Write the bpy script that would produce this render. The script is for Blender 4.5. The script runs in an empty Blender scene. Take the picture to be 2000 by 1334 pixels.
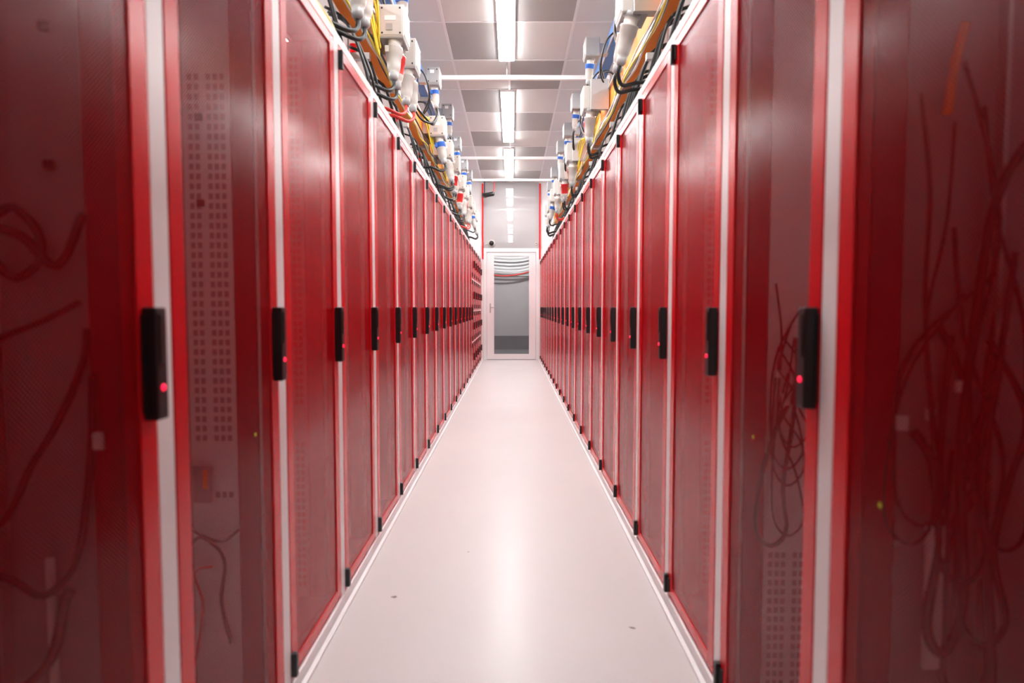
import bpy, bmesh, math, random
from mathutils import Vector, Matrix
random.seed(7)
S = bpy.context.scene
try:
    S.view_settings.view_transform = 'Standard'
    S.view_settings.look = 'None'
except Exception as e:
    print(e)

# ------------------------------------------------------------------ materials
MATS = {}
def mat(name, col, rough=0.5, metal=0.0, coat=0.0, ior=1.5, noise=0.0, nscale=20.0, bump=0.0, emit=None, estr=0.0, crough=0.12, spec=0.5):
    m = bpy.data.materials.new(name); m.use_nodes = True
    nt = m.node_tree; b = nt.nodes['Principled BSDF']
    c = (col[0], col[1], col[2], 1)
    b.inputs['Base Color'].default_value = c
    b.inputs['Roughness'].default_value = rough
    b.inputs['Metallic'].default_value = metal
    b.inputs['Coat Weight'].default_value = coat
    b.inputs['Coat Roughness'].default_value = crough
    b.inputs['Specular IOR Level'].default_value = spec
    b.inputs['IOR'].default_value = ior
    tc = nt.nodes.new('ShaderNodeTexCoord')
    n = nt.nodes.new('ShaderNodeTexNoise'); n.inputs['Scale'].default_value = nscale; n.inputs['Detail'].default_value = 4
    nt.links.new(tc.outputs['Object'], n.inputs['Vector'])
    if noise > 0:
        r = nt.nodes.new('ShaderNodeMapRange')
        r.inputs['To Min'].default_value = 1 - noise; r.inputs['To Max'].default_value = 1 + noise
        nt.links.new(n.outputs['Fac'], r.inputs['Value'])
        h = nt.nodes.new('ShaderNodeHueSaturation'); h.inputs['Color'].default_value = c
        nt.links.new(r.outputs['Result'], h.inputs['Value'])
        nt.links.new(h.outputs['Color'], b.inputs['Base Color'])
    if bump > 0:
        bp = nt.nodes.new('ShaderNodeBump'); bp.inputs['Strength'].default_value = bump; bp.inputs['Distance'].default_value = 0.002
        nt.links.new(n.outputs['Fac'], bp.inputs['Height']); nt.links.new(bp.outputs['Normal'], b.inputs['Normal'])
    if emit:
        b.inputs['Emission Color'].default_value = (*emit, 1); b.inputs['Emission Strength'].default_value = estr
    MATS[name] = m
    return m

RED = (0.70, 0.004, 0.010)
mat('frame_white', (0.95, 0.945, 0.95), 0.4)
mat('rack_red', RED, 0.25, noise=0.03, nscale=3, spec=0.4)
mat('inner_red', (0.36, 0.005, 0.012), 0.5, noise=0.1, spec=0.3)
mat('rail_white', (0.82, 0.78, 0.79), 0.45, noise=0.05)
mat('slot_dark', (0.40, 0.31, 0.32), 0.7)
mat('inner_grey', (0.34, 0.27, 0.285), 0.55, noise=0.15, nscale=4)
mat('handle_black', (0.008, 0.008, 0.009), 0.42, bump=0.1, nscale=300)
mat('cable_black', (0.006, 0.006, 0.006), 0.45)
mat('cable_yellow', (0.75, 0.58, 0.03), 0.45)
mat('cable_red', (0.6, 0.03, 0.02), 0.45)
mat('tag_white', (0.85, 0.83, 0.82), 0.5)
mat('led_red', (0.9, 0.02, 0.05), 0.4, emit=(1.0, 0.01, 0.06), estr=2.0)
mat('plastic_white', (0.52, 0.50, 0.465), 0.4, noise=0.04)
mat('plastic_grey', (0.33, 0.33, 0.33), 0.4, noise=0.04)
mat('plastic_red', (0.6, 0.02, 0.02), 0.35)
mat('plastic_blue', (0.03, 0.13, 0.50), 0.35)
mat('busbar_orange', (0.90, 0.25, 0.015), 0.65, noise=0.06)
mat('busbar_blue', (0.07, 0.18, 0.45), 0.6, noise=0.06)
mat('steel', (0.55, 0.54, 0.53), 0.38, metal=0.85, noise=0.05)
mat('floor_epoxy', (0.71, 0.70, 0.69), 0.5, coat=0.35, noise=0.05, nscale=1.3, crough=0.26, spec=0.4)
mat('wall_paint', (0.74, 0.735, 0.735), 0.6, bump=0.1, nscale=80, noise=0.03)
mat('tile_light', (0.62, 0.62, 0.615), 0.7, bump=0.3, nscale=200, noise=0.03)
mat('tile_dark', (0.34, 0.335, 0.33), 0.7, bump=0.3, nscale=200, noise=0.03)
mat('tbar', (0.72, 0.71, 0.72), 0.5)
mat('panel_gloss', (0.46, 0.445, 0.45), 0.0, ior=1.9)
mat('door_white', (0.86, 0.855, 0.86), 0.3, coat=0.2)
mat('annex_grey', (0.46, 0.43, 0.43), 0.5, noise=0.12, nscale=2)
mat('annex_dark', (0.16, 0.15, 0.155), 0.3, noise=0.2, nscale=3)
mat('lamp_diffuser', (1, 1, 1), 0.5, emit=(1.0, 0.99, 0.985), estr=62.0)
mat('annex_fill_diffuser', (1, 1, 1), 0.5, emit=(1.0, 0.98, 0.985), estr=75.0)
mat('smudge', (0.22, 0.18, 0.17), 0.6)
mat('sticker_yellow', (0.75, 0.75, 0.05), 0.5)

# perforated sheet
def perforated(name, R, spec, col):
    m = bpy.data.materials.new(name); m.use_nodes = True
    nt = m.node_tree; b = nt.nodes['Principled BSDF']; out = nt.nodes['Material Output']
    b.inputs['Base Color'].default_value = (*col, 1); b.inputs['Roughness'].default_value = 0.2
    b.inputs['Specular IOR Level'].default_value = spec
    tc = nt.nodes.new('ShaderNodeTexCoord'); sp = nt.nodes.new('ShaderNodeSeparateXYZ')
    nt.links.new(tc.outputs['Object'], sp.inputs[0])
    P = 0.008
    def M(op, a, c=None):
        n = nt.nodes.new('ShaderNodeMath'); n.operation = op
        for i, v in enumerate((a, c)):
            if v is None: continue
            if isinstance(v, (int, float)): n.inputs[i].default_value = v
            else: nt.links.new(v, n.inputs[i])
        return n.outputs[0]
    def circ(off):
        ds = []
        for ax in ('Y', 'Z'):
            u = M('ADD', M('MULTIPLY', sp.outputs[ax], 1 / P), 100 + off)
            f = M('SUBTRACT', M('FRACT', u), 0.5)
            ds.append(M('MULTIPLY', f, f))
        return M('LESS_THAN', M('ADD', ds[0], ds[1]), (R / P) ** 2)
    h = M('MAXIMUM', circ(0), circ(0.5))
    tr = nt.nodes.new('ShaderNodeBsdfTransparent'); mx = nt.nodes.new('ShaderNodeMixShader')
    nt.links.new(h, mx.inputs[0]); nt.links.new(b.outputs[0], mx.inputs[1]); nt.links.new(tr.outputs[0], mx.inputs[2])
    nt.links.new(mx.outputs[0], out.inputs[0])
    MATS[name] = m
perforated('perforated_red', 0.0023, 0.4, (0.54, 0.004, 0.010))
perforated('perforated_red_open_shaded', 0.0028, 0.4, (0.42, 0.004, 0.009))  # near doors: wider holes, and their dimmer light painted in as darker red
def glassmat():
    m = bpy.data.materials.new('clear_glass'); m.use_nodes = True
    nt = m.node_tree; out = nt.nodes['Material Output']; nt.nodes.remove(nt.nodes['Principled BSDF'])
    tr = nt.nodes.new('ShaderNodeBsdfTransparent'); tr.inputs[0].default_value = (0.85, 0.85, 0.86, 1)
    g = nt.nodes.new('ShaderNodeBsdfGlossy'); g.inputs['Roughness'].default_value = 0.05
    fr = nt.nodes.new('ShaderNodeFresnel'); mx = nt.nodes.new('ShaderNodeMixShader')
    nt.links.new(fr.outputs[0], mx.inputs[0]); nt.links.new(tr.outputs[0], mx.inputs[1]); nt.links.new(g.outputs[0], mx.inputs[2])
    nt.links.new(mx.outputs[0], out.inputs[0]); MATS['clear_glass'] = m
glassmat()

# ------------------------------------------------------------------ mesh builder
class B:
    def __init__(s):
        s.v = []; s.f = []; s.m = []; s.sm = []; s.names = []
    def mi(s, n):
        if n not in s.names: s.names.append(n)
        return s.names.index(n)
    def face(s, idx, m, smooth=False):
        s.f.append(idx); s.m.append(s.mi(m)); s.sm.append(smooth)
    def box(s, x0, x1, y0, y1, z0, z1, m, bev=0.0, rot=None, piv=None):
        if bev <= 0:
            pts = [(x0,y0,z0),(x1,y0,z0),(x1,y1,z0),(x0,y1,z0),(x0,y0,z1),(x1,y0,z1),(x1,y1,z1),(x0,y1,z1)]
            fs = [(0,3,2,1),(4,5,6,7),(0,1,5,4),(1,2,6,5),(2,3,7,6),(3,0,4,7)]
        else:
            bm = bmesh.new(); bmesh.ops.create_cube(bm, size=1)
            for v in bm.verts:
                v.co = Vector(((x0+x1)/2 + v.co.x*(x1-x0), (y0+y1)/2 + v.co.y*(y1-y0), (z0+z1)/2 + v.co.z*(z1-z0)))
            bmesh.ops.bevel(bm, geom=list(bm.edges), offset=bev, segments=2, affect='EDGES', profile=0.6)
            bm.verts.index_update()
            pts = [tuple(v.co) for v in bm.verts]; fs = [tuple(v.index for v in f.verts) for f in bm.faces]; bm.free()
        if rot is not None:
            pv = Vector(piv if piv else ((x0+x1)/2, (y0+y1)/2, (z0+z1)/2))
            pts = [tuple(rot @ (Vector(p) - pv) + pv) for p in pts]
        o = len(s.v); s.v += pts
        for f in fs: s.face([i + o for i in f], m)
    def quad(s, pts, m):
        o = len(s.v); s.v += [tuple(p) for p in pts]; s.face([o, o+1, o+2, o+3], m)
    def ring_stack(s, rings, m, cap=True, seg=12):
        o = len(s.v)
        for (c, r, a, b2) in rings:
            for k in range(seg):
                t = 2 * math.pi * k / seg
                s.v.append(tuple(c + (a * math.cos(t) + b2 * math.sin(t)) * r))
        for i in range(len(rings) - 1):
            mm = m[i] if isinstance(m, list) else m
            for k in range(seg):
                k2 = (k + 1) % seg
                s.face([o+i*seg+k, o+i*seg+k2, o+(i+1)*seg+k2, o+(i+1)*seg+k], mm, True)
        if cap:
            s.face([o + k for k in range(seg)][::-1], m[0] if isinstance(m, list) else m)
            e = o + (len(rings)-1)*seg
            s.face([e + k for k in range(seg)], m[-1] if isinstance(m, list) else m)
    def rev(s, org, axis, prof, m, seg=14):
        ax = Vector(axis).normalized(); a = ax.orthogonal().normalized(); b2 = ax.cross(a)
        s.ring_stack([(Vector(org) + ax * h, r, a, b2) for r, h in prof], m, True, seg)
    def tube(s, pts, r, m, seg=7, sub=6):
        P = [Vector(p) for p in pts]
        if len(P) > 2:
            Q = []
            for i in range(len(P) - 1):
                p0 = P[max(i-1, 0)]; p1 = P[i]; p2 = P[i+1]; p3 = P[min(i+2, len(P)-1)]
                for k in range(sub):
                    t = k / sub
                    Q.append(0.5*((2*p1)+(p2-p0)*t+(2*p0-5*p1+4*p2-p3)*t*t+(3*p1-p0-3*p2+p3)*t**3))
            Q.append(P[-1]); P = Q
        rings = []; a = None
        for i, p in enumerate(P):
            d = (P[min(i+1, len(P)-1)] - P[max(i-1, 0)])
            d = d.normalized() if d.length > 1e-9 else Vector((0,0,1))
            if a is None: a = d.orthogonal().normalized()
            else:
                a = (a - d * a.dot(d)); a = a.normalized() if a.length > 1e-6 else d.orthogonal().normalized()
            rings.append((p, r, a, d.cross(a)))
        s.ring_stack(rings, m, True, seg)
    def mesh(s, name):
        me = bpy.data.meshes.new(name); me.from_pydata(s.v, [], s.f)
        for n in s.names: me.materials.append(MATS[n])
        me.polygons.foreach_set('material_index', s.m); me.polygons.foreach_set('use_smooth', s.sm)
        me.update(); return me
def obj(name, me, loc=(0,0,0), rz=0.0, parent=None):
    o = bpy.data.objects.new(name, me); S.collection.objects.link(o)
    o.location = loc; o.rotation_euler = (0, 0, rz)
    if parent: o.parent = parent
    return o

# ------------------------------------------------------------------ room shell
CEIL = 3.74; YB = -3.4; YE = 13.7; XL = -2.6; XR = 2.6
b = B(); b.box(XL, XR, YB, YE, -0.1, 0.0, 'floor_epoxy'); obj('floor', b.mesh('floor'))
b = B(); b.box(XL-0.1, XL, YB, YE, 0, CEIL, 'wall_paint'); obj('wall_left', b.mesh('wall_left'))
b = B(); b.box(XR, XR+0.1, YB, YE, 0, CEIL, 'wall_paint'); obj('wall_right', b.mesh('wall_right'))
b = B(); b.box(XL-0.1, XR+0.1, YB-0.1, YB, 0, CEIL, 'wall_paint'); obj('wall_back', b.mesh('wall_back'))
b = B()
b.box(XL-0.1, XR+0.1, YB-0.1, YE+0.1, CEIL+0.001, CEIL+0.1, 'tile_light')
ys = [7.0 + 0.92*n for n in range(-12, 9)]; xs = [-0.03 + 0.6*n for n in range(-5, 6)]
for j, y0 in enumerate(ys):
    a0, a1 = max(y0, YB), min(y0 + 0.92, YE)
    if a1 <= a0: continue
    for i, x0 in enumerate(xs):
        c0, c1 = max(x0, XL), min(x0 + 0.6, XR)
        if c1 <= c0: continue
        n = round((y0 - 7.0) / 0.92); k = round((x0 + 0.03) / 0.6)
        dark = (k == -1 and n % 2 == 1) or (k == 0 and n % 2 == 0)
        b.quad([(c0, a0, CEIL), (c0, a1, CEIL), (c1, a1, CEIL), (c1, a0, CEIL)], 'tile_dark' if dark else 'tile_light')
    if a0 > YB: b.box(XL, XR, a0-0.012, a0+0.012, CEIL-0.006, CEIL-0.0005, 'tbar')
for x0 in xs:
    if XL < x0 < XR: b.box(x0-0.012, x0+0.012, YB, YE, CEIL-0.007, CEIL-0.0005, 'tbar')
obj('ceiling', b.mesh('ceiling'))

# ceiling lights; the two side rows are unseen lamps added to brighten above racks
b = B()
b.box(-0.085, 0.085, -1.17, 1.17, 0.012, 0.04, 'frame_white', 0.004)
b.box(-0.075, 0.075, -1.155, 1.155, 0.0, 0.013, 'lamp_diffuser')
lm = b.mesh('ceiling_and_fill_light')
for yc in (2.7, 5.77, 9.11, 11.95):
    for xc in (-0.055, -2.15, 2.15):
        obj('ceiling_and_fill_light', lm, (xc, yc, CEIL - 0.041))

# ------------------------------------------------------------------ racks
TOP = 2.11
def rack_mesh(name, split=False, cables=(), tags=(), dot=None, slots=(0.09, 2.0), near=False):
    b = B(); D = 1.08
    # one full-width aluminium post per rack, on the handle side; the next rack closes the other side
    b.box(-0.05, 0.005, 0.272, 0.328, 0.0, TOP, 'frame_white', 0.003)
    for sy in (-1, 1):
        y0, y1 = sorted((sy*0.2995, sy*0.272))
        b.box(-D, -D+0.04, y0, y1, 0.0, TOP, 'frame_white')
        # side structure
        y0, y1 = sorted((sy*0.298, sy*0.286))
        b.box(-D+0.04, -0.235, y0, y1, 0.05, TOP-0.05, 'inner_grey')
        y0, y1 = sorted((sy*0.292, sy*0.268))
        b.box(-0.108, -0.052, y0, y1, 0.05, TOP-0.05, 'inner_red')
        b.box(-0.235, -0.11, y0, y1, 0.05, TOP-0.05, 'rail_white' if slots else 'inner_grey')
        yf = sy*0.2675
        z = slots[0] if slots else 9
        while slots and z < slots[1]:
            if not (0.62 < z < 0.75 or 1.75 < z < 1.79):
                for c in (-0.128, -0.146, -0.164, -0.196, -0.214):
                    b.quad([(c-0.007, yf, z), (c+0.005, yf, z), (c+0.005, yf, z+0.016), (c-0.007, yf, z+0.016)], 'slot_dark')
            z += 0.026
        # 19 inch rails
        y0, y1 = sorted((sy*0.266, sy*0.242))
        b.box(-0.27, -0.262, y0, y1, 0.06, TOP-0.06, 'steel')
        b.box(-0.85, -0.842, y0, y1, 0.06, TOP-0.06, 'steel')
    # top, plinth
    b.box(-0.05, 0.004, -0.272, 0.272, TOP-0.035, TOP, 'frame_white', 0.003)
    b.box(-D, 0.012, -0.2995, 0.2995, 0.0, 0.045, 'frame_white', 0.003)
    b.box(-0.16, -0.052, -0.29, 0.29, TOP-0.012, TOP-0.002, 'inner_grey')
    b.box(-D, -0.75, -0.29, 0.29, TOP-0.012, TOP-0.002, 'inner_grey')
    b.box(-D, -D+0.01, -0.27, 0.27, 0.05, TOP-0.02, 'inner_grey')
    z0, z1 = 0.055, TOP-0.042
    segs = [(z0, z1)]
    if split:
        n = 4; h = (z1-z0)/n
        segs = [(z0+i*h+(0.012 if i else 0), z0+(i+1)*h-(0.012 if i < n-1 else 0)) for i in range(n)]
        for i in range(1, n): b.box(-0.04, 0.0, -0.272, 0.272, z0+i*h-0.010, z0+i*h+0.010, 'frame_white')
    for (a, c) in segs:
        b.box(-0.022, 0.006, 0.218, 0.270, a, c, 'rack_red', 0.003)
        b.box(-0.022, 0.006, -0.270, -0.218, a, c, 'rack_red', 0.003)
        b.box(-0.022, 0.006, -0.218, 0.218, a, a+0.035, 'rack_red', 0.002)
        b.box(-0.022, 0.006, -0.218, 0.218, c-0.035, c, 'rack_red', 0.002)
        for x in ((0.002, 0.0012) if near else (0.002, 0.0005, -0.002)):
            b.quad([(x, -0.219, a+0.034), (x, 0.219, a+0.034), (x, 0.219, c-0.034), (x, -0.219, c-0.034)], 'perforated_red_open_shaded' if near else 'perforated_red')
        if split:
            m = (a+c)/2
            hs = [(m-0.06, m+0.06)]; hz = [a+0.02, c-0.07]
        else:
            hs = [(0.924, 1.119)]; hz = [0.06, 1.985]
        for (h0, h1) in hs:
            b.box(0.006, 0.031, 0.229, 0.264, h0, h1, 'handle_black', 0.004)
            b.box(0.0, 0.012, 0.226, 0.267, h0+0.012, h1-0.012, 'handle_black', 0.002)
            if not split:
                b.box(0.029, 0.0335, 0.238, 0.256, h0+0.10, h1-0.012, 'handle_black', 0.0015)
            zc = h0 + 0.056 if not split else h0+0.03
            b.rev((0.029, 0.2465, zc), (1, 0, 0), [(0.006, 0.0), (0.006, 0.003), (0.004, 0.005)], 'led_red', 10)
        for hz0 in hz:
            b.box(0.002, 0.022, -0.276, -0.257, hz0, hz0+0.068, 'handle_black', 0.003)
            b.box(0.002, 0.012, -0.262, -0.240, hz0+0.01, hz0+0.058, 'handle_black', 0.002)
    for (pts, r, m) in cables: b.tube(pts, r, m)
    for (x, y, z, w, h, m) in tags: b.box(x-w/2, x+w/2, y-0.004, y+0.004, z-h/2, z+h/2, m)
    if dot is not None:
        b.rev((0.0035, dot, 0.805), (1, 0, 0), [(0.005, 0), (0.004, 0.001)], 'sticker_yellow', 10)
    return b.mesh(name)

plain = rack_mesh('server_rack_plain'); splitm = rack_mesh('server_rack_split', True)
K = 'cable_black'
L1 = rack_mesh('server_rack_wired_a', cables=[
    ([(-.259,.25,1.27),(-.22,.25,1.29),(-.18,.25,1.25),(-.17,.24,1.20),(-.21,.24,1.17),(-.25,.24,1.20),(-.255,.23,1.25),(-.20,.24,1.24),(-.14,.24,1.19),(-.10,.25,1.28)], .008, K),
    ([(-.40,.24,1.0),(-.259,.24,1.06),(-.17,.24,1.095),(-.11,.25,1.128)], .006, K),
    ([(-.36,.2,.66),(-.259,.24,.737),(-.20,.24,.84),(-.15,.24,.92),(-.11,.25,1.02),(-.10,.25,1.083)], .007, K),
    ([(-.40,.2,.70),(-.259,.24,.648),(-.19,.24,.613),(-.14,.24,.65),(-.12,.25,.72),(-.10,.25,.87),(-.10,.26,1.0)], .007, K),
    ([(-.30,.2,.40),(-.19,.24,.48),(-.15,.24,.6),(-.14,.24,.62)], .010, K),
], tags=[(-.09,.25,.885,.022,.03,'tag_white'), (-.18,.25,.55,.012,.25,'rail_white'),(-.165,.262,1.365,.016,.016,K),(-.165,.262,1.60,.016,.016,K)], dot=None, slots=None, near=True)
L2 = rack_mesh('server_rack_wired_b', cables=[
    ([(-.13,.25,.20),(-.15,.24,.32),(-.14,.24,.44),(-.20,.24,.50),(-.24,.24,.46)], .005, K),
    ([(-.10,.25,.52),(-.14,.24,.49),(-.19,.24,.50),(-.235,.24,.53)], .004, K),
    ([(-.235,.24,.10),(-.20,.24,.30),(-.22,.24,.40),(-.17,.24,.42)], .004, 'cable_red'),
], tags=[(-.20,.255,.64,.05,.10,'slot_dark'),(-.19,.25,.655,.012,.05,'busbar_orange'),(-.19,.262,1.395,.018,.018,K),(-.19,.262,1.62,.018,.018,K)], dot=.11, slots=(0.6, 1.72), near=True)
def tangle(sy, seed, x0, x1, n, zt=1.6, zb=0.4):
    rnd = random.Random(seed); out = []
    for i in range(n):
        xa = rnd.uniform(x0, x1); za = rnd.uniform(1.0, zt); zc = rnd.uniform(zb, 0.8)
        p = [(xa, sy*.25, za)]
        x = xa
        for k in range(3):
            x = min(x1, max(x0, x + rnd.uniform(-.05, .05))); p.append((x, sy*rnd.uniform(.20, .25), za + (zc-za)*(k+1)/4))
        p += [(x-.02, sy*.23, zc), (x+.025, sy*.23, zc-.04), (x+.06, sy*.24, zc+.03), (min(x1, x+.05), sy*.25, zc+.25), (rnd.uniform(x0, x1), sy*.25, zc+.4)]
        out.append((p, rnd.choice([.003, .004, .006]), K))
    return out
R1 = rack_mesh('server_rack_wired_c', cables=tangle(-1, 4, -.30, -.11, 8) + [
    ([(-.12,-.24,.9),(-.15,-.23,.84),(-.17,-.24,.7),(-.15,-.23,.55),(-.19,-.24,.5),(-.22,-.24,.6),(-.20,-.23,.85),(-.22,-.24,1.07),(-.25,-.24,1.3),(-.30,-.24,1.4)], .009, K),
    ([(-.16,-.24,1.45),(-.17,-.24,1.53),(-.18,-.23,1.6)], .008, 'busbar_orange')],
    tags=[(-.10,-.24,.915,.018,.025,'tag_white'),(-.15,-.24,.93,.014,.02,'tag_white'),(-.27,-.24,1.07,.016,.03,'tag_white'),(-.20,-.24,.98,.014,.02,'tag_white'),(-.165,-.24,.60,.03,.26,'rail_white')], dot=-.12, slots=None, near=True)
R2 = rack_mesh('server_rack_wired_d', cables=tangle(-1, 9, -.22, -.12, 5, 1.1, .5),
    tags=[(-.15,-.24,.87,.02,.03,'tag_white'),(-.13,-.24,.94,.018,.02,'tag_white')], dot=-.06, slots=(0.06, 0.45), near=True)

XLr, XRr = -0.637, 0.588
def next_y(base, k): return base + 0.3 + 0.6*k
for k in range(-5, 20):
    me = L1 if k == -1 else L2 if k == 0 else (splitm if k >= 15 else plain)
    obj('server_rack', me, (XLr, next_y(1.17, k), 0), 0)
    me = R1 if k == -1 else R2 if k == 0 else plain
    obj('server_rack', me, (XRr, next_y(1.19, k), 0), math.pi)
# blanking panels between last rack and end wall
for (X, s_, ya) in ((XLr, -1, 13.205), (XRr, 1, 13.195)):
    b = B()
    def bb(a, c, y0, y1, z0, z1, m, bev=0):
        u, w = sorted((X + s_*a, X + s_*c)); b.box(u, w, y0, y1, z0, z1, m, bev)
    bb(-0.005, 0.05, ya, ya+0.03, 0, TOP, 'frame_white', 0.003); bb(-0.005, 0.05, YE-0.06, YE-0.022, 0, TOP, 'frame_white', 0.003)
    bb(-0.004, 0.05, ya+0.03, YE-0.06, TOP-0.035, TOP, 'frame_white'); bb(-0.012, 0.05, ya+0.03, YE-0.06, 0, 0.045, 'frame_white')
    bb(0.0, 0.03, ya+0.032, YE-0.062, 0.05, TOP-0.04, 'rack_red', 0.003)
    obj('rack_blanking_panel', b.mesh('rack_blanking_panel'))
# floor edge trims
b = B(); b.box(XLr+0.014, XLr+0.03, YB, YE-.03, 0.0, 0.012, 'frame_white', 0.003); obj('trim_1', b.mesh('trim_1'))
b = B(); b.box(XRr-0.03, XRr-0.014, YB, YE-.03, 0.0, 0.012, 'frame_white', 0.003); obj('trim_2', b.mesh('trim_2'))
# floor smudges
b = B()
for (x, y, r) in ((-.455, 2.44, .016), (.42, 2.2, .012), (-.2, 2.9, .006)):
    n = 9; o = len(b.v)
    for k in range(n):
        t = 2*math.pi*k/n; rr = r*random.uniform(.4, 1)
        b.v.append((x+rr*1.3*math.cos(t), y+rr*math.sin(t), 0.0006))
    b.face([o+k for k in range(n)], 'smudge')
obj('floor_scuff_marks', b.mesh('floor_scuff_marks'))

# ------------------------------------------------------------------ end wall with door
b = B()
T = 0.1
b.box(XL-0.1, -0.60, YE, YE+T, 0, CEIL, 'wall_paint')
b.box(0.57, XR+0.1, YE, YE+T, 0, CEIL, 'wall_paint')
b.box(-0.60, 0.57, YE+0.02, YE+T, 2.36, CEIL, 'wall_paint')
obj('wall_end', b.mesh('wall_end'))
b = B(); b.box(-0.598, 0.568, YE, YE+0.018, 2.365, CEIL-0.01, 'panel_gloss'); obj('glass_transom_panel', b.mesh('glass_transom_panel'))
b = B()
for x in (-0.615, 0.585): b.box(x-0.015, x+0.015, YE-0.05, YE-0.002, 2.13, 3.70, 'rack_red', 0.004)
obj('trim_3', b.mesh('trim_3'))
e = obj('door_1', None)
b = B()
b.box(-0.60, -0.535, YE-0.02, YE+0.08, 0, 2.36, 'door_white', 0.004)
b.box(0.505, 0.57, YE-0.02, YE+0.08, 0, 2.36, 'door_white', 0.004)
b.box(-0.535, 0.505, YE-0.02, YE+0.08, 2.28, 2.36, 'door_white', 0.004)
obj('door_frame', b.mesh('door_frame'), parent=e)
b = B(); y0, y1 = YE+0.0, YE+0.05
b.box(-0.53, -0.38, y0, y1, 0.01, 2.275, 'door_white', 0.004)
b.box(0.36, 0.50, y0, y1, 0.01, 2.275, 'door_white', 0.004)
b.box(-0.38, 0.36, y0, y1, 2.20, 2.275, 'door_white', 0.003)
b.box(-0.38, 0.36, y0, y1, 0.01, 0.125, 'door_white', 0.003)
obj('door_leaf', b.mesh('door_leaf'), parent=e)
b = B(); b.quad([(-0.38, YE+0.03, 0.125), (0.36, YE+0.03, 0.125), (0.36, YE+0.03, 2.2), (-0.38, YE+0.03, 2.2)], 'clear_glass')
obj('door_glass', b.mesh('door_glass'), parent=e)
b = B(); b.box(-0.475, -0.445, YE-0.012, YE+0.001, 1.0, 1.20, 'steel', 0.003)
b.tube([(-0.46, YE-0.01, 1.11), (-0.46, YE-0.06, 1.11)], 0.01, 'steel'); b.tube([(-0.46, YE-0.055, 1.11), (-0.34, YE-0.055, 1.11)], 0.01, 'steel')
obj('door_handle', b.mesh('door_handle'), parent=e)
# annex room behind the door
b = B(); b.box(-1.6, 1.6, YE+T, YE+3.5, -0.1, 0, 'annex_dark'); obj('annex_floor', b.mesh('annex_floor'))
b = B()
b.box(-1.6, 1.6, YE+3.5, YE+3.6, 0, 2.9, 'annex_grey'); b.box(-1.7, -1.6, YE+T, YE+3.6, 0, 2.9, 'annex_grey'); b.box(1.6, 1.7, YE+T, YE+3.6, 0, 2.9, 'annex_grey')
b.box(-1.7, 1.7, YE+T, YE+3.6, 2.9, 3.0, 'wall_paint')
b.box(-1.6, 1.6, YE+3.46, YE+3.499, 1.95, 2.9, 'wall_paint')
b.box(-1.6, 1.6, YE+3.40, YE+3.499, 0.0, 0.36, 'annex_dark')
obj('wall_annex', b.mesh('wall_annex'))
b = B(); b.box(-0.5, 0.5, YE+1.9, YE+2.2, 2.86, 2.899, 'frame_white', 0.003); b.box(-0.48, 0.48, YE+1.92, YE+2.18, 2.855, 2.861, 'annex_fill_diffuser')
obj('ceiling_and_fill_light', b.mesh('annex_fill_light'))  # unseen lamp added to brighten the annex seen through the glass
b = B()
for i in range(5):
    z = 2.08 + i*0.085
    b.tube([(-1.2, YE+3.2, z+.25), (-.7, YE+3.2, z+.05), (-.2, YE+3.2, z-.02), (.3, YE+3.2, z+.0), (.8, YE+3.2, z+.16), (1.2, YE+3.2, z+.4)], 0.02, 'frame_white')
b.tube([(-1.2, YE+3.25, 2.14), (-.5, YE+3.25, 1.96), (0, YE+3.25, 1.95), (.5, YE+3.25, 2.06), (1.2, YE+3.25, 2.3)], 0.018, 'cable_red')
obj('curved_pipe_run', b.mesh('curved_pipe_run'))

# cctv
b = B()
b.rev((-0.43, YE-0.01, 2.46), (0, -1, 0), [(.075, 0), (.075, .03), (.06, .05)], 'plastic_white', 18)
b.rev((-0.43, YE-0.06, 2.46), (0, -1, 0), [(.052, 0), (.048, .02), (.03, .04), (.01, .048)], 'handle_black', 18)
b.tube([(-.50, YE-.01, 2.46), (-.56, YE-.02, 2.44), (-.58, YE-.02, 2.38)], .008, 'plastic_white')
obj('security_camera', b.mesh('security_camera'))
b = B(); b.box(.49, .53, YE-0.03, YE-0.001, 2.43, 2.49, 'plastic_white', .004); b.box(.50, .52, YE-0.035, YE-0.03, 2.45, 2.47, 'handle_black')
obj('door_contact_sensor', b.mesh('door_contact_sensor'))
b = B()
b.box(-.60, -.52, YE-.55, YE-.30, 3.36, 3.42, 'handle_black', .005)
b.rev((-.55, YE-.6, 3.36), (1, -.2, .15), [(.04, 0), (.045, .03), (.045, .18), (.03, .2)], 'handle_black')
b.tube([(-.56, YE-.4, 3.42), (-.56, YE-.4, 3.6), (-.56, YE-.4, CEIL)], .012, 'handle_black')
b.tube([(-.40, YE-.4, CEIL), (-.36, YE-.4, 3.6), (-.40, YE-.45, 3.42), (-.5, YE-.5, 3.4)], .010, 'cable_red')
obj('bracket_camera', b.mesh('bracket_camera'))

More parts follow.
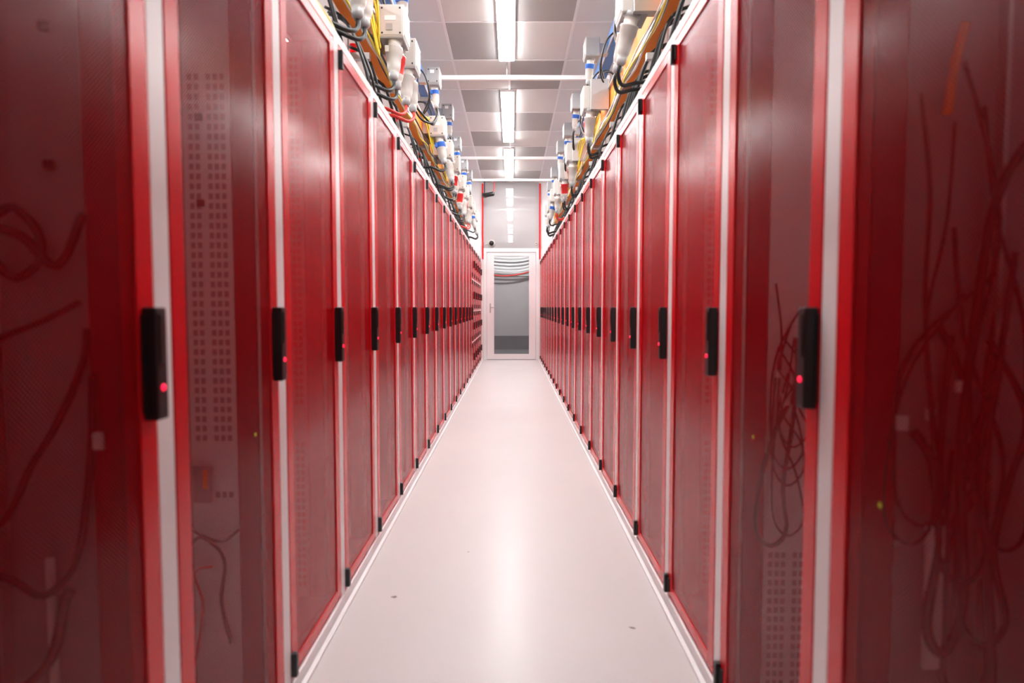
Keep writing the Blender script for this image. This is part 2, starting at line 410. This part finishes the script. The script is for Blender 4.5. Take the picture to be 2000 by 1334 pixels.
# ------------------------------------------------------------------ overhead power and cable runs
def vent_box(b, x0, x1, y0, y1, z0, z1, m):
    b.box(x0, x1, y0, y1, z0, z1, m, .008)
    b.box(x1-.004, x1+.004, y0+.012, y1-.012, z0+.012, z1-.012, m, .003)
    b.box(x0+.012, x1-.012, y0-.003, y0+.002, z0+.012, z1-.012, m, .002)
    b.box(x0+.004, x1-.004, y0+.004, y1-.004, z0-.006, z0+.002, 'plastic_grey', .002)
    b.box(x0+.04, x1-.05, y0-.005, y0-.002, z0+.10, z0+.13, 'tag_white')
    b.box(x0+.05, x1-.07, y0-.007, y0-.004, z0+.04, z0+.08, 'plastic_grey')
    for yy in (y0+.022, y1-.022):
        for zz in (z0+.022, z1-.022):
            b.rev((x1+.003, yy, zz), (1,0,0), [(.007,0),(.006,.003)], 'steel', 8)
    for xx in (x0+.024, x1-.024):
        for zz in (z0+.024, z1-.024):
            b.rev((xx, y0-.002, zz), (0,-1,0), [(.007,0),(.006,.003)], 'handle_black', 8)
def connector(b, p, d, ring, k=1.0):
    w = 'plastic_white'; g = 'plastic_grey'
    prof = [(.046,0),(.050,.004),(.050,.028),(.041,.032),(.040,.070),(.054,.074),(.054,.082),(.052,.084),(.052,.12),(.046,.124),(.042,.20),(.036,.232),(.024,.245),(.029,.25),(.029,.28),(.016,.295)]
    rr = ring == 'plastic_red'
    m = [g,g,g,w,w,ring,ring,ring,ring,(ring if rr else w),w,w,g,g,g,g]
    b.rev(p, d, [(r*k, h*k) for r, h in prof], m, 18)
    ax = Vector(d).normalized(); sd = ax.orthogonal().normalized()
    c = Vector(p) + ax*.10*k + sd*.054*k
    b.box(c.x-.012, c.x+.012, c.y-.014, c.y+.014, c.z-.02, c.z+.02, ring, .003)
    return Vector(p) + ax*.29*k
# unit built for the left row: x grows toward the aisle, origin = rack front line at floor
def unit_lower(seed):
    r = random.Random(seed); b = B()
    z = 2.82 + r.uniform(-.03, .05); x = -.20
    vent_box(b, x, x+.16, -.11, .11, z, z+.2, 'plastic_white')
    b.box(x-.10, x, -.05, .05, z+.04, z+.16, 'steel')
    b.box(x-.06, x+.10, .12, .16, z-.02, z+.24, 'steel', .003)
    b.tube([(x+.02, .05, z+.2), (x, .03, z+.30), (x-.05, 0, z+.36), (x-.14, -.05, z+.34), (x-.16, -.1, z+.2)], .010, K)
    ring = r.choice(['plastic_red', 'plastic_white', 'plastic_blue', 'plastic_white'])
    for (yy, rg) in ((-.05, ring), (.075, r.choice(['plastic_white', 'plastic_white', 'plastic_red']))):
        if yy > 0 and r.random() < .35: continue
        d = (r.uniform(-.05, .25), r.uniform(-.3, -.05), -1)
        e_ = connector(b, (x+.09, yy, z+.01), d, rg, 1.0)
        c = 'cable_red' if r.random() < .15 else K
        b.tube([e_ - Vector(d).normalized()*.01, e_ + Vector(d).normalized()*.05, e_ + Vector((-.03, -.08, -.09)), e_ + Vector((-.14, -.12, -.06)), (x-.16, yy-.1, 2.45), (x-.20, yy-.05, TOP+.012)], .012, c)
    return b.mesh('power_tap_off')
def unit_upper(seed):
    r = random.Random(seed); b = B()
    z = 3.34 + r.uniform(-.06, .04); x = -.20
    vent_box(b, x, x+.13, -.09, .09, z, z+.16, 'plastic_grey')
    b.box(x-.08, x, -.04, .04, z+.03, z+.12, 'steel')
    d = (.1, -.15, -1)
    e_ = connector(b, (x+.07, 0, z+.01), d, r.choice(['plastic_blue', 'plastic_white']), .8)
    for k in range(2):
        b.tube([e_ , e_ + Vector((.01, 0, -.06)), e_ + Vector((-.02, -.15-.05*k, -.20)), e_ + Vector((-.12, -.30, -.12-.06*k)), (x-.10, -.4, 3.04)], .011, K)
    return b.mesh('power_tap_off_upper')
LOW = [unit_lower(s) for s in (1, 2, 3, 5, 8, 13)]; UP = [unit_upper(s) for s in (1, 2, 3)]
def overhead(name, X, rz, ylist, uplist, seed):
    root = obj(name, None, (0, 0, 0))
    sgn = 1 if rz == 0 else -1
    b = B(); x = lambda v: X + sgn*v      # v negative = away from aisle
    def bx(a, c, y0, y1, z0, z1, m, bev=0):
        u, w = sorted((x(a), x(c))); b.box(u, w, y0, y1, z0, z1, m, bev)
    y0, y1 = -2.5, 13.4
    # busbar runs
    bx(-.36, -.27, y0, y1, 2.82, 3.02, 'busbar_orange')
    bx(-.268, -.25, y0, y1, 2.80, 2.822, 'steel'); bx(-.268, -.25, y0, y1, 3.02, 3.035, 'steel')
    bx(-.36, -.27, y0, y1, 3.42, 3.54, 'busbar_blue')
    bx(-.268, -.26, y0, y1, 3.40, 3.42, 'steel')
    yy = y0 + .4
    while yy < y1:
        bx(-.365, -.248, yy, yy+.05, 2.79, 3.04, 'steel'); bx(-.375, -.262, yy+.3, yy+.36, 3.395, 3.555, 'plastic_grey')
        yy += 1.8
    # ladder tray
    for v in (-.42, -.82):
        bx(v-.012, v+.012, y0, y1, 2.70, 2.76, 'steel')
    yy = y0
    while yy < y1:
        bx(-.82, -.42, yy, yy+.03, 2.71, 2.735, 'steel'); yy += .3
    # hangers
    yy = -1.9
    while yy < y1:
        bx(-.88, -.25, yy, yy+.04, 2.66, 2.70, 'steel')
        for v in (-.86, -.385):
            b.tube([(x(v), yy+.02, 2.66), (x(v), yy+.02, CEIL)], .006, 'steel')
        yy += 1.5
    obj('busbar_and_tray', b.mesh('busbar_and_tray'), parent=root)
    # loose cables
    r = random.Random(seed); b = B()
    for i in range(12):
        v = r.uniform(-.78, -.45); z = 2.75 + r.uniform(0, .05); p = []
        yy = y0
        while yy < y1:
            p.append((x(v + r.uniform(-.02, .02)), yy, z + r.uniform(0, .02))); yy += .7
        b.tube(p, r.choice([.007, .01, .013]), r.choice([K, K, K, 'plastic_grey', 'cable_yellow', 'tag_white']), 6, 3)
    for i in range(4):      # cables strapped to the front rail
        v = -.255 + .012*i; z = 2.78 - .012*(i % 3); p = []; yy = y0
        while yy < y1:
            p.append((x(v + r.uniform(-.012, .012)), yy, z + r.uniform(-.025, .012))); yy += .35
        b.tube(p, r.choice([.005, .007]), r.choice([K, 'plastic_grey', 'cable_yellow', 'tag_white']), 6, 3)
    yy = 1.2
    while yy < 13.2:        # black drop loops
        for k in range(r.choice([1, 2, 3])):
            q = yy + r.uniform(-.1, .1); w = r.uniform(.1, .35)
            b.tube([(x(-.40), q, 2.78), (x(-.28), q+.03, 2.70), (x(-.17 - r.uniform(0, .06)), q+w*.4, 2.45 - r.uniform(0, .15)), (x(-.22), q+w, 2.25), (x(-.28), q+w+.05, TOP+.014)], r.choice([.008, .010, .012]), K, 7, 5)
        yy += .5
    yy = 1.6
    while yy < 13.0:        # upper loops between the two busbars
        q = yy + r.uniform(-.1, .1)
        for k in range(2):
            b.tube([(x(-.27), q, 3.42), (x(-.20), q+.02, 3.34), (x(-.17), q+.08+.05*k, 3.20), (x(-.20), q+.2, 3.14-.05*k), (x(-.28), q+.3, 3.03)], .008, r.choice([K, K, 'plastic_grey']), 6, 5)
        yy += .8
    yy = 2.6 if sgn > 0 else 3.4
    while yy < 12.5:        # yellow bundles
        for k in range(4):
            q = yy + k*.02; dd = r.uniform(.12, .3)
            b.tube([(x(-.30), q-.15, 3.04), (x(-.23+.02*k), q-.1, 2.98), (x(-.17), q, 2.95-dd), (x(-.19), q+.12, 2.9-dd*.6), (x(-.25), q+.2, 2.98)], .006, 'cable_yellow', 6, 5)
        yy += 1.35
    if sgn > 0:
        for (ya, yb) in ((2.3, 3.5), (4.6, 5.2)):
            p = []; yy = ya
            while yy < yb:
                p.append((x(-.03 + r.uniform(-.015, .005)), yy, TOP + .03 + r.uniform(-.01, .02))); yy += .25
            p = [(x(-.2), ya-.2, TOP+.2)] + p + [(x(-.2), yb+.2, TOP+.15)]
            b.tube(p, .009, 'cable_yellow', 6, 4)
    # red risers behind
    for yy in (2.2, 4.2, 6.6, 9.0, 11.2):
        b.tube([(x(-.95), yy, TOP+.005), (x(-.95), yy, CEIL)], .035, 'rack_red', 10)
    obj('loose_cables', b.mesh('loose_cables'), parent=root)
    for i, yy in enumerate(ylist): obj('tap_off_box_%d' % i, LOW[(i*5+seed) % len(LOW)], (X, yy, 0), rz, root)
    for i, yy in enumerate(uplist): obj('upper_tap_off_box_%d' % i, UP[(i+seed) % len(UP)], (X, yy, 0), rz, root)
overhead('overhead_power_busway', XLr, 0, [1.6, 3.3, 4.25, 4.75, 6.7, 7.5, 8.5, 9.4, 10.2, 11.1, 12.0, 12.8], [2.6, 4.6, 6.5, 7.9, 9.1, 10.4, 11.6], 1)
overhead('overhead_power_busway', XRr, math.pi, [1.9, 3.9, 5.9, 7.6, 8.7, 9.8, 10.7, 11.6, 12.5], [3.0, 6.0, 7.3, 8.4, 9.6, 11.0, 12.2], 3)
# cross struts
b = B()
for yy in (3.35, 7.1, 10.85, 12.7):
    b.box(-1.15, 1.05, yy-.02, yy+.02, 3.565, 3.61, 'frame_white', .003)
    for xx in (-1.1, 1.0): b.tube([(xx, yy, 3.6), (xx, yy, CEIL)], .008, 'steel')
    b.tube([(-.055, yy, 3.6), (-.055, yy, CEIL)], .008, 'steel')
obj('ceiling_strut', b.mesh('ceiling_strut'))

# ------------------------------------------------------------------ world + camera
w = bpy.data.worlds.new('world'); S.world = w; w.use_nodes = True
w.node_tree.nodes['Background'].inputs[0].default_value = (0.9, 0.9, 1, 1); w.node_tree.nodes['Background'].inputs[1].default_value = 0.1
cam = bpy.data.cameras.new('camera'); co = bpy.data.objects.new('camera', cam); S.collection.objects.link(co)
co.location = (0, 0, 1.119); co.rotation_euler = (math.radians(90 - 3.04), 0, 0)
cam.sensor_width = 36; cam.lens = 22.7; cam.clip_start = 0.02
cam.dof.use_dof = True; cam.dof.focus_distance = 7.5; cam.dof.aperture_fstop = 2.4
S.camera = co
